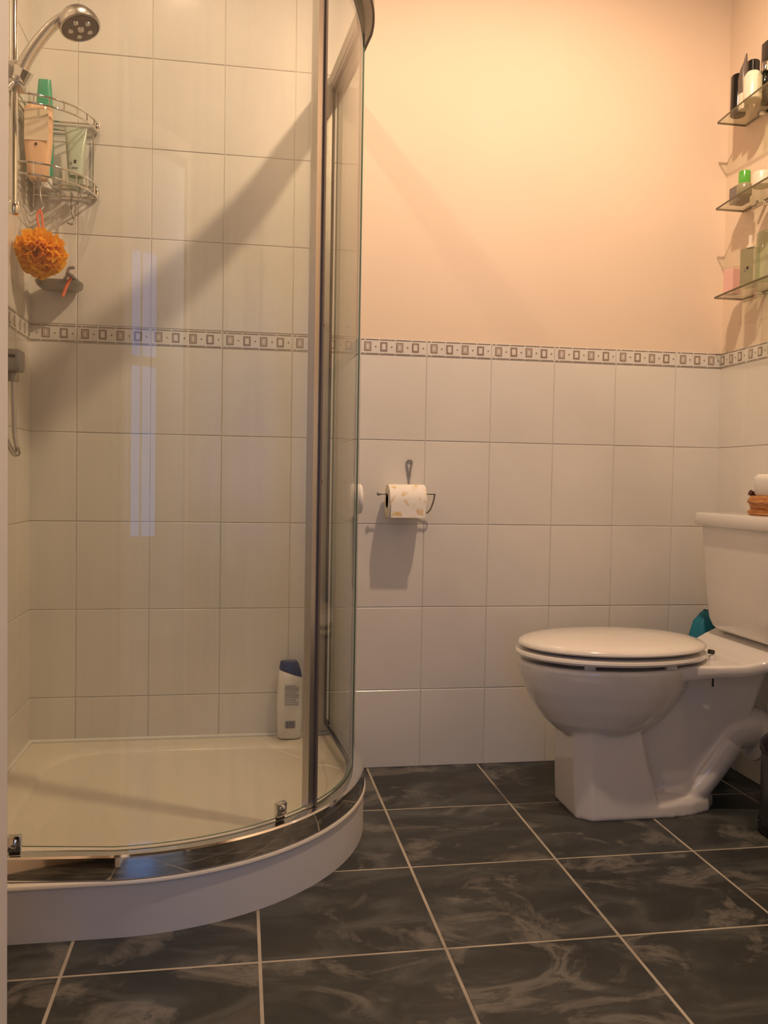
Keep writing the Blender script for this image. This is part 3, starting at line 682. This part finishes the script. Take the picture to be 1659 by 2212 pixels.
# ---------------------------------------------------------------- glass shelves on the right wall
def shelf_at(z, yfar, dep, lab):
    t = thing('glass_shelf', (XR, yfar - .25, z), lab, 'shelf', 'glass shelves on the right wall')
    mb = MB(); n = 16; F = []
    for k in range(n + 1):
        s = k / n; y = yfar - .50 * s; F.append((XR - dep - .010 * math.sin(PI * s) ** .9, y))
    pts = [(XR - .004, yfar)] + F + [(XR - .004, yfar - .50)]
    h = .006
    mb.add([(x, y, z - h) for x, y in pts], [tuple(range(len(pts)))], m_shelf)
    mb.add([(x, y, z) for x, y in pts], [tuple(range(len(pts)))], m_shelf)
    for i in range(len(pts)):
        a, b = pts[i], pts[(i + 1) % len(pts)]; mb.quad((*a, z - h), (*b, z - h), (*b, z), (*a, z), m_shedge)
    mb.build('glass_plate', t)
    for y in (yfar - .11, yfar - .39):
        mb = MB(); mb.tube([(XR - .0035, y, z - .012), (XR - .030, y, z - .012)], .007, m_chrome, 14); mb.build('bracket', t, 50)
    return t
ZS = [1.958, 1.700, 1.434]
shelf_at(ZS[0], -.102, .095, 'glass shelf on the right wall, topmost of the three')
shelf_at(ZS[1], -.108, .095, 'glass shelf on the right wall, middle of the three')
shelf_at(ZS[2], -.114, .095, 'glass shelf on the right wall, lowest of the three')

def cyl(name, loc, r, h, m, label, cat, cap=None, group=None, sy=1.0, dome=.12):
    t = thing(name, loc, label, cat, group); x, y, z = loc
    mb = MB(); e = min(r * .15, .003); z0 = .0004
    mb.lathe([(0, z0), (r - e, z0), (r, z0 + e), (r, h - r * dome * 2), (r - r * dome, h - r * dome * .4), (r * .6, h), (0, h)], m, loc, 36, sy=sy); mb.build('body', t, 40)
    if cap:
        cr_, ch, cm = cap; mb = MB(); mb.lathe([(0, h), (cr_, h), (cr_, h + ch * .9), (cr_ * .85, h + ch), (0, h + ch)], cm, loc, 30, sy=sy); mb.build('cap', t, 40)
    return t
z = ZS[0]
cyl('deodorant_can', (2.022, -.150, z), .022, .120, m_blackp, 'glossy black can at the far end of the top glass shelf', 'can')
t = thing('makeup_brush', (2.005, -.196, z), 'dark pointed tube on the top glass shelf between black can and white bottle', 'tube')
mb = MB(); mb.rings([sup(2.013, -.195, .014, .014, z + .045), sup(2.013, -.195, .017, .015, z + .085), sup(2.013, -.195, .013, .010, z + .115), sup(2.014, -.196, .006, .004, z + .135), sup(2.016, -.197, .002, .002, z + .160)], m_tan); mb.build('tip', t, 50)
mb = MB(); mb.rings([sup(2.013, -.195, .013, .013, z + .0004), sup(2.013, -.195, .014, .014, z + .045)], m_cream); mb.build('body', t, 50)
t.name = 'pointed_tube'
cyl('lotion_bottle', (2.004, -.252, z), .025, .082, m_cream, 'rounded white bottle with black cap on the top glass shelf', 'bottle', (.017, .030, m_blackp), dome=.3)
t = thing('cream_tube', (2.054, -.243, z), 'black squeeze tube with flat flared end on the top glass shelf', 'tube')
mb = MB(); mb.rings([sup(2.054, -.243, .014, .014, z + .030), sup(2.054, -.243, .016, .018, z + .05), sup(2.054, -.243, .008, .028, z + .150), sup(2.054, -.243, .003, .031, z + .180)], m_blackp); mb.build('body', t, 50)
mb = MB(); mb.lathe([(0, .0004), (.015, .0004), (.015, .029), (0, .030)], m_blackp, (2.054, -.243, z), 24); mb.build('cap', t, 50)
cyl('perfume_bottle', (1.998, -.322, z), .020, .050, m_clear, 'small clear glass perfume bottle on the top shelf edge', 'bottle', (.010, .026, m_chrome))
z = ZS[1]
t = thing('small_carton', (2.03, -.165, z), 'small dark grey carton at the far end of the middle glass shelf', 'box')
mb = MB(); mb.box((2.008, -.182, z + .0004), (2.050, -.140, z + .048), m_greyc, .001); mb.build('carton', t)
t = thing('green_cap_jar', (2.012, -.212, z), 'small jar with bright green cap beside the grey carton', 'jar')
mb = MB(); mb.lathe([(0, .0004), (.019, .0004), (.021, .003), (.021, .030), (.018, .034), (0, .034)], m_olive, (2.004, -.226, z), 30); mb.build('body', t, 40)
mb = MB(); mb.lathe([(0, .034), (.0165, .034), (.0165, .068), (.0155, .070), (0, .070)], m_green, (2.004, -.226, z), 30); mb.build('cap', t, 40)
cyl('cosmetic_jar', (2.008, -.305, z), .026, .042, m_cream, 'beige pot on the middle glass shelf at the picture edge', 'jar')
cyl('cosmetic_bottle', (2.052, -.350, z), .020, .095, m_peach, 'taller brownish bottle behind the beige pot on the middle shelf', 'bottle')
z = ZS[2]
t = thing('pink_carton', (2.035, -.155, z), 'small pink carton at the far end of the lowest glass shelf', 'box')
mb = MB(); mb.box((-.017, -.017, .0004), (.017, .017, .074), m_pink, .001, Matrix.Translation((2.016, -.156, z)) @ Matrix.Rotation(.35, 4, 'Z')); mb.build('carton', t)
t = thing('spray_bottle', (2.008, -.222, z), 'flat olive bottle with pale pump neck on the lowest glass shelf', 'bottle')
mt = Matrix.Translation((2.014, -.250, z)) @ Matrix.Rotation(.45, 4, 'Z')
mb = MB(); mb.box((-.015, -.023, .0004), (.015, .023, .112), m_clear, .004, mt); mb.build('body', t, 40)
mb = MB(); mb.box((-.0165, -.019, .010), (-.0152, .019, .106), m_olive, 0, mt); mb.build('label_panel', t)
mb = MB(); mb.box((-.0175, -.006, .050), (-.0166, .000, .057), m_mark, 0, mt); mb.box((-.0175, .003, .045), (-.0166, .007, .050), m_print, 0, mt); mb.build('printed_mark', t)
mb = MB(); mb.lathe([(0, .112), (.010, .112), (.010, .120), (.0055, .122), (.0055, .148), (0, .149)], m_cream, tuple(mt.translation), 20); mb.build('pump', t, 40)
cyl('toner_bottle', (2.010, -.335, z), .027, .135, m_mint, 'tall pale mint bottle cut by the right edge on the lowest shelf', 'bottle')
cyl('dark_pot', (2.045, -.405, z), .024, .030, m_tan, 'low dark pot behind the mint bottle on the lowest shelf', 'jar')

# ---------------------------------------------------------------- on the cistern
bk = thing('wicker_basket', (1.99, -.43, .788), 'brown wicker basket with dark rim knob on the cistern lid', 'basket')
def rb(z, x0, x1, hw): return sup((x0 + x1) / 2, -.445, (x1 - x0) / 2, hw, z, 36, 4.0)
mb = MB(); z = .7885
mb.rings([rb(z, 1.944, 2.060, .075), rb(z + .002, 1.940, 2.064, .079), rb(z + .012, 1.940, 2.064, .079), rb(z + .014, 1.946, 2.058, .073), rb(z + .030, 1.942, 2.062, .077), rb(z + .034, 1.938, 2.066, .081), rb(z + .042, 1.940, 2.064, .079), rb(z + .052, 1.946, 2.058, .073), rb(z + .052, 1.954, 2.050, .065), rb(z + .045, 1.956, 2.048, .063)], m_wicker); mb.build('body', bk, 50)
mb = MB(); mb.tube([(1.965, -.445 + .055, z + .0535), (1.948, -.445 + .055, z + .060)], .008, m_wickd, 14, [.006, .008]); mb.build('knob', bk, 50)
t = thing('white_tub', (2.0, -.445, z + .052), 'white rounded tub sitting on the wicker basket', 'tub')
mb = MB(); mb.rings([sup(2.0, -.445, .046, .056, z + .0525, 36, 4), sup(2.0, -.445, .050, .060, z + .058, 36, 4), sup(2.0, -.445, .051, .061, z + .095, 36, 4), sup(2.0, -.445, .049, .059, z + .104, 36, 4), sup(2.0, -.445, .042, .052, z + .110, 36, 4)], m_white); mb.build('body', t, 50)

# ---------------------------------------------------------------- behind and beside the toilet
mb = MB(); rg = []
for i, (zz, a, b) in enumerate(((.0006, .060, .045), (.01, .072, .052), (.08, .078, .055), (.2, .076, .053), (.32, .070, .048), (.40, .062, .040), (.45, .045, .030), (.475, .022, .018), (.485, .008, .008))):
    rg.append([(2.000 + (a - .010 + .004 * math.sin(5 * t + i)) * math.cos(t), -.095 + (b + .004 * math.sin(7 * t + 2 * i)) * math.sin(t), zz) for t in [2 * PI * k / 40 for k in range(40)]])
mb.rings(rg, m_teal); tag(mb.build('plastic_bag', None, 70), 'teal plastic bag standing in the corner behind the toilet', 'bag')

bn = thing('pedal_bin', (1.960, -.62, 0), 'dark metal pedal bin with black base right of the toilet', 'bin')
mb = MB(); bc = (1.960, -.62, 0); mb.lathe([(0, .028), (.086, .028), (.088, .032), (.088, .202), (0, .202)], m_bin, bc, 48); mb.build('body', bn, 40)
mb = MB(); mb.lathe([(0, .0005), (.086, .0005), (.092, .005), (.092, .026), (.088, .030), (0, .030)], m_blackp, bc, 48); mb.build('base', bn, 40)
mb = MB(); mb.lathe([(0, .203), (.089, .203), (.092, .207), (.092, .226), (.080, .240), (.050, .250), (0, .254)], m_blackp, bc, 48); mb.build('lid', bn, 40)
mb = MB(); mb.box((1.940, -.735, .006), (1.980, -.70, .014), m_blackp, .003); mb.build('pedal', bn, 40)
